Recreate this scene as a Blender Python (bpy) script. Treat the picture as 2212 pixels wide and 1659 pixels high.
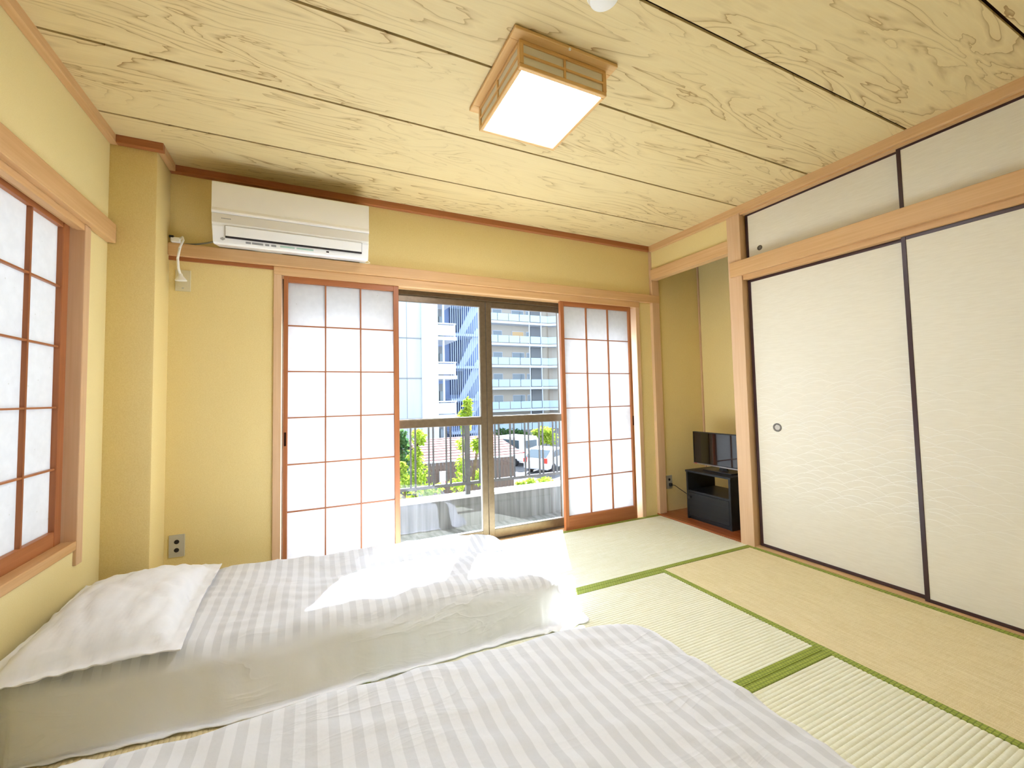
import bpy, bmesh, math, random
from mathutils import Vector, noise
R = random.Random(7)
PI = math.pi
for o in list(bpy.data.objects): bpy.data.objects.remove(o, do_unlink=True)
S = bpy.context.scene
COL = S.collection

# ------------------------------------------------------------------ camera
YAW, PITCH, ROLL, FPX = .4172, .0471, -.0187, 878.6
CZ = 1.0809
cam = bpy.data.cameras.new('camera'); camo = bpy.data.objects.new('camera', cam); COL.objects.link(camo)
fw = Vector((math.sin(YAW)*math.cos(PITCH), math.cos(YAW)*math.cos(PITCH), math.sin(PITCH)))
rt = Vector((math.cos(YAW), -math.sin(YAW), 0)); up = rt.cross(fw)
r2 = rt*math.cos(ROLL)+up*math.sin(ROLL); u2 = -rt*math.sin(ROLL)+up*math.cos(ROLL)
from mathutils import Matrix
camo.matrix_world = Matrix(((r2.x,u2.x,-fw.x,0),(r2.y,u2.y,-fw.y,0),(r2.z,u2.z,-fw.z,CZ),(0,0,0,1)))
cam.sensor_width = 36; cam.lens = FPX*36/2212
cam.shift_x = 42.9/2212; cam.shift_y = -16.15/2212
cam.clip_start = .02; cam.clip_end = 400
S.camera = camo

# ------------------------------------------------------------------ light
W = bpy.data.worlds.new('sky'); S.world = W; W.use_nodes = True
bg = W.node_tree.nodes['Background']; bg.inputs[0].default_value = (.74, .88, 1.1, 1); bg.inputs[1].default_value = .85
sl = bpy.data.lights.new('sun', 'SUN'); sl.energy = 11.5; sl.angle = .0095; sl.color = (.87, .95, 1.16)
so = bpy.data.objects.new('sun', sl); COL.objects.link(so)
SUN = Vector((-.495*.70, -.869*.70, -.715)).normalized()
so.rotation_euler = SUN.to_track_quat('-Z', 'Y').to_euler(); so.location = (8, 14, 14)
S.view_settings.view_transform = 'Standard'; S.view_settings.look = 'None'
S.view_settings.gamma = 1; S.view_settings.use_curve_mapping = False
S.view_settings.exposure = 2.1

# ------------------------------------------------------------------ materials
def srgb(r, g, b):
    f = lambda c: c/12.92 if c <= .04045 else ((c+.055)/1.055)**2.4
    return (f(r/255), f(g/255), f(b/255), 1)
M = {}
class NT:
    def __init__(s, name):
        s.m = bpy.data.materials.new(name); s.m.use_nodes = True; s.t = s.m.node_tree
        s.b = s.t.nodes['Principled BSDF']; M[name] = s.m
    def n(s, typ, **kw):
        x = s.t.nodes.new(typ)
        for k, v in kw.items():
            if k.startswith('i_'):
                x.inputs[int(k[2:]) if k[2:].isdigit() else k[2:]].default_value = v
            else: setattr(x, k, v)
        return x
    def l(s, a, b): s.t.links.new(a, b)
    def math(s, op, a, b=None):
        x = s.n('ShaderNodeMath', operation=op)
        for i, v in enumerate((a, b)):
            if v is None: continue
            if isinstance(v, (int, float)): x.inputs[i].default_value = v
            else: s.l(v, x.inputs[i])
        return x.outputs[0]
    def mix(s, fac, a, b):
        x = s.n('ShaderNodeMix', data_type='RGBA')
        for sock, v in ((x.inputs[0], fac), (x.inputs[6], a), (x.inputs[7], b)):
            if isinstance(v, (int, float, tuple)): sock.default_value = v
            else: s.l(v, sock)
        return x.outputs[2]
    def bump(s, h, strength=.3, dist=.002):
        x = s.n('ShaderNodeBump'); x.inputs['Strength'].default_value = strength; x.inputs['Distance'].default_value = dist
        s.l(h, x.inputs['Height']); s.l(x.outputs[0], s.b.inputs['Normal'])
    def ramp(s, v, *stops):
        x = s.n('ShaderNodeValToRGB'); e = x.color_ramp.elements
        while len(e) < len(stops): e.new(.5)
        for i, (p, c) in enumerate(stops): e[i].position = p; e[i].color = c
        s.l(v, x.inputs[0]); return x.outputs[0]
    def coord(s, scale, rnd=0, src='Object'):
        tc = s.n('ShaderNodeTexCoord'); mp = s.n('ShaderNodeMapping'); mp.inputs['Scale'].default_value = scale
        s.l(tc.outputs[src], mp.inputs[0])
        if rnd:
            oi = s.n('ShaderNodeObjectInfo'); cm = s.n('ShaderNodeCombineXYZ')
            for i, k in enumerate((37.0, 91.0, 53.0)): s.l(s.math('MULTIPLY', oi.outputs['Random'], k*rnd), cm.inputs[i])
            s.l(cm.outputs[0], mp.inputs['Location'])
        return mp.outputs[0]
def plain(name, col, rough=.5, metal=0, spec=.5, **kw):
    x = NT(name); x.b.inputs['Base Color'].default_value = col; x.b.inputs['Roughness'].default_value = rough
    x.b.inputs['Metallic'].default_value = metal; x.b.inputs['Specular IOR Level'].default_value = spec
    return x
def noisy(name, c1, c2, scale, rough=.8, bump=.2, dist=.002, detail=4, vec=(1, 1, 1), spec=.3):
    x = plain(name, c1, rough, spec=spec); v = x.coord(vec)
    n = x.n('ShaderNodeTexNoise'); n.inputs['Scale'].default_value = scale; n.inputs['Detail'].default_value = detail
    x.l(v, n.inputs['Vector']); x.l(x.mix(x.ramp(n.outputs[0], (.3, (0,0,0,1)), (.7, (1,1,1,1))), c1, c2), x.b.inputs['Base Color'])
    if bump: x.bump(n.outputs[0], bump, dist)
    return x
def wood(name, c1, c2, axis, rough=.45, fine=90, spec=.35):
    x = plain(name, c1, rough, spec=spec)
    sc = [1.0, 1.0, 1.0]; sc[axis] = .03; v = x.coord(tuple(sc), 1)
    n = x.n('ShaderNodeTexNoise'); n.inputs['Scale'].default_value = fine; n.inputs['Detail'].default_value = 5
    x.l(v, n.inputs['Vector'])
    n2 = x.n('ShaderNodeTexNoise'); n2.inputs['Scale'].default_value = fine/9; n2.inputs['Detail'].default_value = 3
    x.l(v, n2.inputs['Vector'])
    f = x.math('ADD', x.math('MULTIPLY', n.outputs[0], .5), x.math('MULTIPLY', n2.outputs[0], .5))
    x.l(x.mix(x.ramp(f, (.34, (0,0,0,1)), (.66, (1,1,1,1))), c1, c2), x.b.inputs['Base Color'])
    x.bump(n.outputs[0], .06, .001)
    return x

noisy('plaster', srgb(241, 220, 158), srgb(232, 208, 142), 260, .9, .35, .0015, 3)
x = noisy('plaster_weave', srgb(244, 227, 170), srgb(236, 217, 155), 320, .9, .3, .001, 2, (1, 1, 3))
for i, ax in enumerate('xyz'):
    wood('pine_'+ax, srgb(225, 185, 134), srgb(209, 163, 110), i)
    wood('cedar_'+ax, srgb(182, 117, 72), srgb(156, 92, 52), i, .4)
    wood('lamp_wood_'+ax, srgb(240, 202, 142), srgb(226, 178, 112), i, .4)
wood('pine_z', srgb(224, 189, 150), srgb(212, 172, 130), 2)
wood('alcove_wood', srgb(176, 98, 52), srgb(142, 72, 34), 1, .25, spec=.6)
plain('groove', srgb(44, 20, 10), .9, spec=.1)
plain('dark_gap', srgb(58, 26, 16), .9)
# ceiling veneer: contour lines of a stretched noise make the flame grain
x = plain('ceiling_veneer', srgb(236, 216, 166), .5, spec=.3)
v = x.coord((.8, 5.2, 1), 1)
n = x.n('ShaderNodeTexNoise'); n.inputs['Scale'].default_value = 1.3; n.inputs['Detail'].default_value = 4.5; n.inputs['Roughness'].default_value = .42; n.inputs['Distortion'].default_value = .5
x.l(v, n.inputs['Vector'])
fr = x.math('FRACT', x.math('MULTIPLY', n.outputs[0], 13))
line = x.ramp(fr, (0, (1,1,1,1)), (.12, (.3,.3,.3,1)), (.4, (0,0,0,1)), (.9, (.12,.12,.12,1)))
v2 = x.coord((1.2, 60, 1), 1)
n2 = x.n('ShaderNodeTexNoise'); n2.inputs['Scale'].default_value = 2.2; n2.inputs['Detail'].default_value = 4; x.l(v2, n2.inputs['Vector'])
v3 = x.coord((.7, 2.2, 1), 1.7)
n3 = x.n('ShaderNodeTexNoise'); n3.inputs['Scale'].default_value = 1.3; x.l(v3, n3.inputs['Vector'])
patch = x.ramp(n3.outputs[0], (.42, (.16,.16,.16,1)), (.58, (1,1,1,1)))
col = x.mix(x.math('MULTIPLY', n2.outputs[0], .55), srgb(235, 216, 164), srgb(223, 194, 136))
col = x.mix(x.math('MULTIPLY', x.math('MULTIPLY', line, patch), .85), col, srgb(152, 112, 56))
x.l(col, x.b.inputs['Base Color'])
# papers
def paper(name, col, trans):
    x = NT(name); x.t.nodes.remove(x.b)
    d = x.n('ShaderNodeBsdfDiffuse'); t = x.n('ShaderNodeBsdfTranslucent'); m = x.n('ShaderNodeMixShader')
    v = x.coord((1, 1, 1)); n = x.n('ShaderNodeTexNoise'); n.inputs['Scale'].default_value = 30; n.inputs['Detail'].default_value = 6
    x.l(v, n.inputs['Vector'])
    vo = x.n('ShaderNodeTexVoronoi'); vo.inputs['Scale'].default_value = 22; x.l(v, vo.inputs['Vector'])
    sp = x.ramp(vo.outputs[0], (.05, (.86,.85,.8,1)), (.085, (1,1,1,1)))
    c = x.mix(x.ramp(n.outputs[0], (.35, (0,0,0,1)), (.65, (1,1,1,1))), col, tuple(min(1, q*1.05) for q in col[:3])+(1,))
    mm = x.n('ShaderNodeMix', data_type='RGBA', blend_type='MULTIPLY'); mm.inputs[0].default_value = 1
    x.l(c, mm.inputs[6]); x.l(sp, mm.inputs[7])
    x.l(mm.outputs[2], d.inputs[0]); x.l(mm.outputs[2], t.inputs[0]); m.inputs[0].default_value = trans
    x.l(d.outputs[0], m.inputs[1]); x.l(t.outputs[0], m.inputs[2]); x.l(m.outputs[0], x.t.nodes['Material Output'].inputs[0])
paper('shoji_paper', (.77, .765, .75, 1), .41)
noisy('fusuma_paper', srgb(239, 233, 214), srgb(232, 225, 204), 150, .6, .12, .0008, 4, (1, .12, 1.6))
plain('pearl_print', srgb(250, 246, 232), .28, spec=.8)
plain('fusuma_frame', srgb(60, 36, 36), .35)
# glass pane
def pane(name, tint, fres=1.45, gain=1.0):
    x = NT(name); x.t.nodes.remove(x.b)
    a = x.n('ShaderNodeBsdfTransparent'); a.inputs[0].default_value = tint
    g = x.n('ShaderNodeBsdfGlossy'); g.inputs['Roughness'].default_value = .015
    f = x.n('ShaderNodeLayerWeight'); f.inputs[0].default_value = .5      # Schlick reflection, the same from both sides
    k = x.math('ADD', x.math('MULTIPLY', x.math('POWER', f.outputs['Facing'], 5.0), .46), .04)
    m = x.n('ShaderNodeMixShader'); x.l(k, m.inputs[0]); x.l(a.outputs[0], m.inputs[1]); x.l(g.outputs[0], m.inputs[2])
    x.l(m.outputs[0], x.t.nodes['Material Output'].inputs[0])
pane('glass', (.965, .98, .98, 1))
x = NT('frosted_glass'); x.t.nodes.remove(x.b)
ta = x.n('ShaderNodeBsdfTranslucent'); ta.inputs[0].default_value = (.9, .92, .92, 1)
tb = x.n('ShaderNodeBsdfTransparent'); tb.inputs[0].default_value = (.9, .92, .92, 1); tm_ = x.n('ShaderNodeMixShader'); tm_.inputs[0].default_value = .06
x.l(ta.outputs[0], tm_.inputs[1]); x.l(tb.outputs[0], tm_.inputs[2]); x.l(tm_.outputs[0], x.t.nodes['Material Output'].inputs[0])
noisy('bronze_alu', srgb(112, 95, 72), srgb(100, 84, 62), 40, .35, 0, spec=.5); M['bronze_alu'].node_tree.nodes['Principled BSDF'].inputs['Metallic'].default_value = .35
plain('silver_edge', srgb(205, 205, 200), .35, .6)
# tatami
def tatami(name, c1, c2, axis):
    x = plain(name, c1, .75, spec=.25)
    sc = [1, 1, 1]; sc[1-axis] = .06; sc2 = [1, 1, 1]; sc2[axis] = .08
    v = x.coord(tuple(sc2), 1)
    n = x.n('ShaderNodeTexNoise'); n.inputs['Scale'].default_value = 120; n.inputs['Detail'].default_value = 3; x.l(v, n.inputs['Vector'])
    n2 = x.n('ShaderNodeTexNoise'); n2.inputs['Scale'].default_value = 420; n2.inputs['Detail'].default_value = 2; x.l(x.coord(tuple(sc), 1), n2.inputs['Vector'])
    f = x.math('ADD', x.math('MULTIPLY', n.outputs[0], .45), x.math('MULTIPLY', n2.outputs[0], .55))
    x.l(x.mix(x.ramp(f, (.38, (0,0,0,1)), (.62, (1,1,1,1))), c1, c2), x.b.inputs['Base Color']); x.bump(n2.outputs[0], .25, .0008)
tatami('tatami_x', srgb(243, 243, 222), srgb(231, 229, 198), 0)  # whiter base than the lengthwise mats: grazing sheen put into the colour
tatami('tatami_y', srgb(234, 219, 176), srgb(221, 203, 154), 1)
# heri: green cloth border with a small woven lattice
x = plain('border_cloth', srgb(120, 140, 40), .7)
v = x.coord((1, 1, 1)); ck = x.n('ShaderNodeTexBrick'); ck.inputs['Scale'].default_value = 1
ck.inputs['Color1'].default_value = srgb(138, 154, 48); ck.inputs['Color2'].default_value = srgb(158, 170, 66); ck.inputs['Mortar'].default_value = srgb(86, 104, 24)
ck.inputs['Brick Width'].default_value = .016; ck.inputs['Row Height'].default_value = .013; ck.inputs['Mortar Size'].default_value = .0016; ck.offset = .5
x.l(v, ck.inputs['Vector'])
n = x.n('ShaderNodeTexNoise'); n.inputs['Scale'].default_value = 600; x.l(v, n.inputs['Vector'])
x.l(x.mix(x.math('MULTIPLY', n.outputs[0], .5), ck.outputs[0], srgb(176, 186, 84)), x.b.inputs['Base Color']); x.bump(n.outputs[0], .3, .001)
# bedding
x = plain('duvet_cotton', srgb(240, 239, 236), .75, spec=.25)
uv = x.n('ShaderNodeUVMap'); uv.uv_map = 'cloth'; sx = x.n('ShaderNodeSeparateXYZ'); x.l(uv.outputs[0], sx.inputs[0])
fr = x.math('FRACT', x.math('DIVIDE', sx.outputs[0], .05))
tri = x.math('ABSOLUTE', x.math('SUBTRACT', fr, .5))
st = x.ramp(tri, (.235, (0,0,0,1)), (.265, (1,1,1,1)))
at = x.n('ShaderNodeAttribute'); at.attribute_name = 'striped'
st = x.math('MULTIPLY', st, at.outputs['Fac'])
x.l(x.mix(at.outputs['Fac'], srgb(244, 245, 247), x.mix(st, srgb(228, 230, 233), srgb(213, 215, 218))), x.b.inputs['Base Color'])  # plain sides get a lighter base colour, making up for the shade there
x.l(x.ramp(st, (0, (.75,.75,.75,1)), (1, (.42,.42,.42,1))), x.b.inputs['Roughness'])
n = x.n('ShaderNodeTexNoise'); n.inputs['Scale'].default_value = 14; n.inputs['Detail'].default_value = 5
x.l(x.coord((1, 1, 1)), n.inputs['Vector'])
cr = x.n('ShaderNodeTexNoise'); cr.inputs['Scale'].default_value = 2.6; cr.inputs['Detail'].default_value = 3; cr.inputs['Distortion'].default_value = 1.2
x.l(x.coord((1.0, 3.6, 3.6)), cr.inputs['Vector'])
rg = x.math('POWER', x.math('SUBTRACT', 1.0, x.math('MULTIPLY', x.math('ABSOLUTE', x.math('SUBTRACT', cr.outputs[0], .5)), 4.0)), 5.0)   # thin creases running along the bed
rm = x.n('ShaderNodeTexNoise'); rm.inputs['Scale'].default_value = 2.2; x.l(x.coord((1, 1, 1)), rm.inputs['Vector'])
rg = x.math('MULTIPLY', rg, x.ramp(rm.outputs[0], (.45, (0,0,0,1)), (.62, (1,1,1,1))))
x.bump(x.math('ADD', x.math('MULTIPLY', n.outputs[0], .5), x.math('MULTIPLY', rg, .55)), .32, .012)
x = noisy('pillow_cotton', srgb(238, 239, 240), srgb(233, 234, 235), 12, .8, .15, .012, 5)
# appliances
plain('appliance_white', srgb(252, 250, 245), .35)
plain('appliance_gloss', srgb(250, 250, 248), .2)
plain('appliance_step', srgb(232, 228, 218), .4)
plain('slot_black', srgb(30, 22, 22), .6)
plain('print_grey', srgb(150, 150, 150), .6)
plain('print_green', srgb(170, 205, 190), .6)
plain('cable_cream', srgb(236, 226, 196), .5)
plain('cable_grey', srgb(120, 112, 92), .6)
plain('plastic_black', srgb(22, 22, 24), .35)
plain('plastic_white', srgb(246, 244, 236), .4)
plain('steel', srgb(190, 188, 180), .3, .9)
plain('plate_beige', srgb(222, 210, 172), .4)
plain('plate_grey', srgb(196, 192, 180), .35, .4)
plain('brass_dark', srgb(120, 104, 76), .35, .8)
plain('ring_grey', srgb(112, 105, 95), .45)
plain('dish_grey', srgb(196, 192, 182), .35)
plain('ring_brown', srgb(92, 80, 60), .45)
x = plain('lamp_panel', srgb(240, 240, 240), .35); x.b.inputs['Emission Color'].default_value = (.95, .98, 1.06, 1); x.b.inputs['Emission Strength'].default_value = 14.5
plain('lamp_side_panel', srgb(236, 230, 216), .45)
wood('cabinet_black', srgb(34, 36, 38), srgb(22, 23, 25), 1, .4)
plain('screen_glass', srgb(8, 8, 10), .04, spec=.9)
plain('silver_trim', srgb(170, 165, 160), .3, .8)
plain('red_dot', srgb(190, 60, 50), .4)
# outdoors
noisy('concrete', srgb(150, 149, 142), srgb(108, 107, 100), 6, .9, .2, .01, 6, (4, 1, .25))
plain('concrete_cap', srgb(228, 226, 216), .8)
noisy('rail_alu', srgb(104, 102, 98), srgb(90, 88, 84), 20, .75, 0, spec=.1); 
noisy('white_siding', srgb(184, 190, 194), srgb(172, 179, 184), 1.2, .7, 0, vec=(1, 1, .1))
plain('facade_white', srgb(192, 197, 202), .7)
plain('facade_cream', srgb(182, 172, 154), .8)
plain('balcony_glass', srgb(172, 192, 208), .3)
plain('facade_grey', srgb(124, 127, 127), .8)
plain('window_dark', srgb(110, 124, 128), .15, spec=.8)
plain('window_orange', srgb(206, 170, 118), .5)
plain('stair_blue', srgb(120, 138, 170), .7)
plain('stair_pale', srgb(178, 192, 216), .6)
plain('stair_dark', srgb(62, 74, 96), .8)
noisy('roof_red', srgb(150, 104, 94), srgb(126, 88, 80), 3, .8, 0)
noisy('fence_brown', srgb(110, 92, 78), srgb(86, 72, 62), 6, .85, 0, vec=(6, 6, .4))
plain('sign_white', srgb(236, 236, 238), .5)
plain('sign_red', srgb(200, 40, 50), .5)
plain('car_white', srgb(226, 230, 236), .2, spec=.7)
plain('car_glass', srgb(60, 72, 76), .1, spec=.8)
plain('tail_red', srgb(200, 60, 40), .3)
plain('tyre', srgb(34, 34, 36), .8)
noisy('asphalt', srgb(112, 111, 110), srgb(96, 96, 95), 2, .95, 0)
noisy('yard', srgb(190, 188, 180), srgb(170, 168, 160), 2, .95, 0)
noisy('bark', srgb(110, 92, 66), srgb(84, 70, 50), 20, .9, .2)
def leafmat(name, c1, c2):
    x = NT(name); x.t.nodes.remove(x.b)
    d = x.n('ShaderNodeBsdfDiffuse'); t = x.n('ShaderNodeBsdfTranslucent'); m = x.n('ShaderNodeMixShader'); m.inputs[0].default_value = .45
    n = x.n('ShaderNodeTexNoise'); n.inputs['Scale'].default_value = 5; x.l(x.coord((1, 1, 1)), n.inputs['Vector'])
    c = x.mix(x.ramp(n.outputs[0], (.4, (0,0,0,1)), (.6, (1,1,1,1))), c1, c2)
    x.l(c, d.inputs[0]); x.l(c, t.inputs[0]); x.l(d.outputs[0], m.inputs[1]); x.l(t.outputs[0], m.inputs[2]); x.l(m.outputs[0], x.t.nodes['Material Output'].inputs[0])
leafmat('leaf_lime', srgb(168, 182, 70), srgb(134, 158, 52))
leafmat('leaf_green', srgb(84, 116, 60), srgb(60, 92, 56))

# ------------------------------------------------------------------ mesh builder
class MB:
    def __init__(s): s.v = []; s.f = []; s.sm = False
    def add(s, vs, fs):
        k = len(s.v); s.v += [tuple(q) for q in vs]; s.f += [tuple(i+k for i in f) for f in fs]; return s
    def box(s, x0, x1, y0, y1, z0, z1, bev=0):
        x0, x1 = min(x0, x1), max(x0, x1); y0, y1 = min(y0, y1), max(y0, y1); z0, z1 = min(z0, z1), max(z0, z1)
        if bev:
            bm = bmesh.new(); bmesh.ops.create_cube(bm, size=1)
            for v in bm.verts: v.co = Vector(((x0+x1)/2+v.co.x*(x1-x0), (y0+y1)/2+v.co.y*(y1-y0), (z0+z1)/2+v.co.z*(z1-z0)))
            bmesh.ops.bevel(bm, geom=bm.edges[:], offset=bev, segments=2, affect='EDGES', profile=.6)
            bm.verts.index_update(); s.add([v.co[:] for v in bm.verts], [[v.index for v in f.verts] for f in bm.faces]); bm.free(); return s
        return s.add([(x0,y0,z0),(x1,y0,z0),(x1,y1,z0),(x0,y1,z0),(x0,y0,z1),(x1,y0,z1),(x1,y1,z1),(x0,y1,z1)],
                     [(3,2,1,0),(4,5,6,7),(0,1,5,4),(1,2,6,5),(2,3,7,6),(3,0,4,7)])
    def prism(s, prof, axis, a, b):
        n = len(prof)
        def P(p, t): return (t, p[0], p[1]) if axis == 0 else ((p[0], t, p[1]) if axis == 1 else (p[0], p[1], t))
        return s.add([P(p, a) for p in prof]+[P(p, b) for p in prof],
                     [tuple(range(n))[::-1], tuple(range(n, 2*n))]+[(i, (i+1) % n, n+(i+1) % n, n+i) for i in range(n)])
    def tube(s, pts, r, seg=8, rr=None):
        pts = [Vector(p) for p in pts]; k = len(s.v); fs = []; vs = []
        pv = Vector((0, 0, 1))
        for i, p in enumerate(pts):
            d = (pts[min(i+1, len(pts)-1)]-pts[max(i-1, 0)]).normalized()
            a = d.cross(pv)
            if a.length < .05: a = d.cross(Vector((1, 0, 0)))
            a.normalize(); b = d.cross(a); rad = rr[i] if rr else r
            for j in range(seg):
                t = 2*PI*j/seg; vs.append(p+a*math.cos(t)*rad+b*math.sin(t)*rad)
        for i in range(len(pts)-1):
            for j in range(seg): fs.append((i*seg+j, i*seg+(j+1) % seg, (i+1)*seg+(j+1) % seg, (i+1)*seg+j))
        fs.append(tuple(range(seg))[::-1]); fs.append(tuple((len(pts)-1)*seg+j for j in range(seg)))
        s.sm = True; return s.add(vs, fs)
    def lathe(s, prof, c, axis, seg=32):
        # prof: (radius, height) along axis vector
        ax = Vector(axis).normalized(); a = ax.orthogonal().normalized(); b = ax.cross(a); c = Vector(c); n = len(prof)
        vs = [c+ax*h+(a*math.cos(2*PI*j/seg)+b*math.sin(2*PI*j/seg))*r for r, h in prof for j in range(seg)]
        fs = [(i*seg+j, i*seg+(j+1) % seg, (i+1)*seg+(j+1) % seg, (i+1)*seg+j) for i in range(n-1) for j in range(seg)]
        fs += [tuple(range(seg))[::-1], tuple((n-1)*seg+j for j in range(seg))]
        s.sm = True; return s.add(vs, fs)
    def obj(s, name, mat, parent=None, off=None, smooth=None, angle=35, bevel=0):
        if off is None: off = ORG.get(parent.name, Vector()) if parent else Vector()
        me = bpy.data.meshes.new(name); me.from_pydata([tuple(Vector(v)-off) for v in s.v], [], s.f)
        bm = bmesh.new(); bm.from_mesh(me); bmesh.ops.recalc_face_normals(bm, faces=bm.faces[:]); bm.to_mesh(me); bm.free()
        me.materials.append(M[mat]); o = bpy.data.objects.new(name, me); COL.objects.link(o)
        if parent: o.parent = parent; ORG[o.name] = off
        if s.sm if smooth is None else smooth:
            for p in me.polygons: p.use_smooth = True
            try: me.set_sharp_from_angle(angle=math.radians(angle))
            except Exception: pass
        if bevel:
            md = o.modifiers.new('bevel', 'BEVEL'); md.width = bevel; md.segments = 2; md.limit_method = 'ANGLE'
        return o
ORG = {}
def tag(o, label=None, cat=None, group=None, kind=None):
    if label: o['label'] = label
    if cat: o['category'] = cat
    if group: o['group'] = group
    if kind: o['kind'] = kind
    return o
def thing(name, label, cat, loc, group=None):
    o = bpy.data.objects.new(name, None); COL.objects.link(o); o.location = loc; o.empty_display_size = .1
    ORG[o.name] = Vector(loc); return tag(o, label, cat, group)
def struct(name, mb, mat, label, cat, **kw):
    o = mb.obj(name, mat, **kw); ORG[o.name] = Vector(); return tag(o, label, cat, kind='structure')
def B(*a, **k): return MB().box(*a, **k)

# ------------------------------------------------------------------ dimensions
XL, XC, XR, XT = -.9225, -.731, 2.813, 3.443
D, DC, YB = 2.77, 2.56, -1.15
HC = 2.407; HT = 2.367
Y1, Y2, MW, ML = 1.91, 1.045, .865, 1.73

# ------------------------------------------------------------------ floor with tatami
fl = struct('floor', B(-1.1, 3.6, YB-.15, 2.93, -.14, -.035), 'groove', 'straw tatami floor with green cloth borders', 'floor')
def mat_piece(x0, x1, y0, y1, axis):
    # ribbed woven top, ribs run along the long side
    w0, w1 = (y0, y1) if axis == 0 else (x0, x1)
    l0, l1 = (x0, x1) if axis == 0 else (y0, y1)
    g = .0012; w0 += g; w1 -= g; l0 += g; l1 -= g
    hb = .032
    a, b = w0+hb*.5, w1-hb*.5
    n = round((b-a)/.0152); prof = [(a, -.034)]
    for i in range(n):
        for t, h in ((.0, -.0028), (.16, -.0009), (.38, 0), (.62, 0), (.84, -.0009)):
            prof.append((a+(b-a)*(i+t)/n, h))
    prof += [(b, -.0028), (b, -.034)]
    m = MB(); ax = 0 if axis == 0 else 1
    m.prism(prof, ax, l0, l1)
    o = m.obj('tatami_mat', 'tatami_x' if axis == 0 else 'tatami_y', fl, smooth=True, angle=50)
    for p, q in ((w0, w0+hb), (w1-hb, w1)):
        mb = MB()
        if axis == 0: mb.box(l0, l1, p, q, -.033, .0012, .0006)
        else: mb.box(p, q, l0, l1, -.033, .0012, .0006)
        mb.obj('cloth_border', 'border_cloth', o, off=Vector())
    return o
xm = XR-.005-MW-.005
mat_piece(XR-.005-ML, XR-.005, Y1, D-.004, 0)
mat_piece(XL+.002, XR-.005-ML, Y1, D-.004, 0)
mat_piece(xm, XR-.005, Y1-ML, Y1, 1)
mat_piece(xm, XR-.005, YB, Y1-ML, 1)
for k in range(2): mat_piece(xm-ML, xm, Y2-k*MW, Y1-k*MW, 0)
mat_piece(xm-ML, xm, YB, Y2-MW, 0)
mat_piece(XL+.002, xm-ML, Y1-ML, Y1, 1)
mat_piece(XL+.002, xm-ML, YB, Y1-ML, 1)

# ------------------------------------------------------------------ ceiling boards
ce = struct('ceiling', B(-1.1, 3.6, YB-.15, 2.93, HC+.012, HC+.12), 'groove', 'wood veneer board ceiling with dark joints', 'ceiling')
cl = [2.80]+[2.3494-.4548*i for i in range(9)]
for i in range(len(cl)-1):
    y1 = cl[i]-.0055; y0 = max(cl[i+1]+.0055, YB)
    if y1 <= YB: break
    B(XL-.02, XR+.02, y0, y1, HC, HC+.011).obj('ceiling_board', 'ceiling_veneer', ce, bevel=.0008)

# ------------------------------------------------------------------ walls
wb = MB()
wb.box(XL-.15, -.20, D, D+.15, -.14, HC+.1)
wb.box(-.20, 2.655, D, D+.15, 1.86, HC+.1)
wb.box(2.655, 2.83, D, D+.15, -.14, HC+.1)
wb.box(2.83, 3.6, D, D+.15, -.14, HC+.1)
struct('wall_back', wb, 'plaster', 'mustard plaster wall around the balcony window', 'wall')
wc = MB(); wc.box(XL-.02, XC, DC, D+.02, -.1, HC+.01, .012)
struct('wall_corner', wc, 'plaster', 'mustard plaster column standing in the corner beside the air conditioner', 'wall column', smooth=True)
LW0, LW1, LZ0, LZ1 = .62, 2.325, .485, 1.865     # left window opening
wl = MB()
wl.box(XL-.15, XL, LW1, D+.15, -.14, HC+.1); wl.box(XL-.15, XL, YB-.15, LW0, -.14, HC+.1)
wl.box(XL-.15, XL, LW0, LW1, -.14, LZ0); wl.box(XL-.15, XL, LW0, LW1, LZ1, HC+.1)
struct('wall_left', wl, 'plaster_weave', 'pale yellow plaster wall holding the lattice paper window', 'wall')
struct('wall_front', B(XL-.15, 3.6, YB-.15, YB, -.14, HC+.1), 'plaster', 'plaster wall behind the beds', 'wall')
# closet shell and alcove
wr = MB(); wr.box(3.5, 3.6, YB, 1.96, -.14, HC+.1)
wr.box(2.86, 3.6, 1.90, 1.985, -.14, HC+.1)
struct('wall_closet', wr, 'plaster', 'closet shell behind the sliding doors', 'wall')
wa = MB(); wa.box(XT, XT+.08, 1.985, D, -.05, HC+.1)
wa.box(XR+.006, XR+.05, 1.985, D-.02, 2.185, HC+.05)
struct('wall_alcove', wa, 'plaster', 'mustard plaster back wall of the alcove behind the television', 'wall')
struct('trim_1', B(XR-.003, XT+.02, 1.985, D, -.03, .012), 'alcove_wood', 'polished red-brown wooden floor of the alcove', 'alcove floor')
struct('trim_2', B(XT-.012, XT, D-.014, D, .012, 2.40), 'pine_z', 'thin wooden corner batten in the alcove', 'batten')

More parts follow.
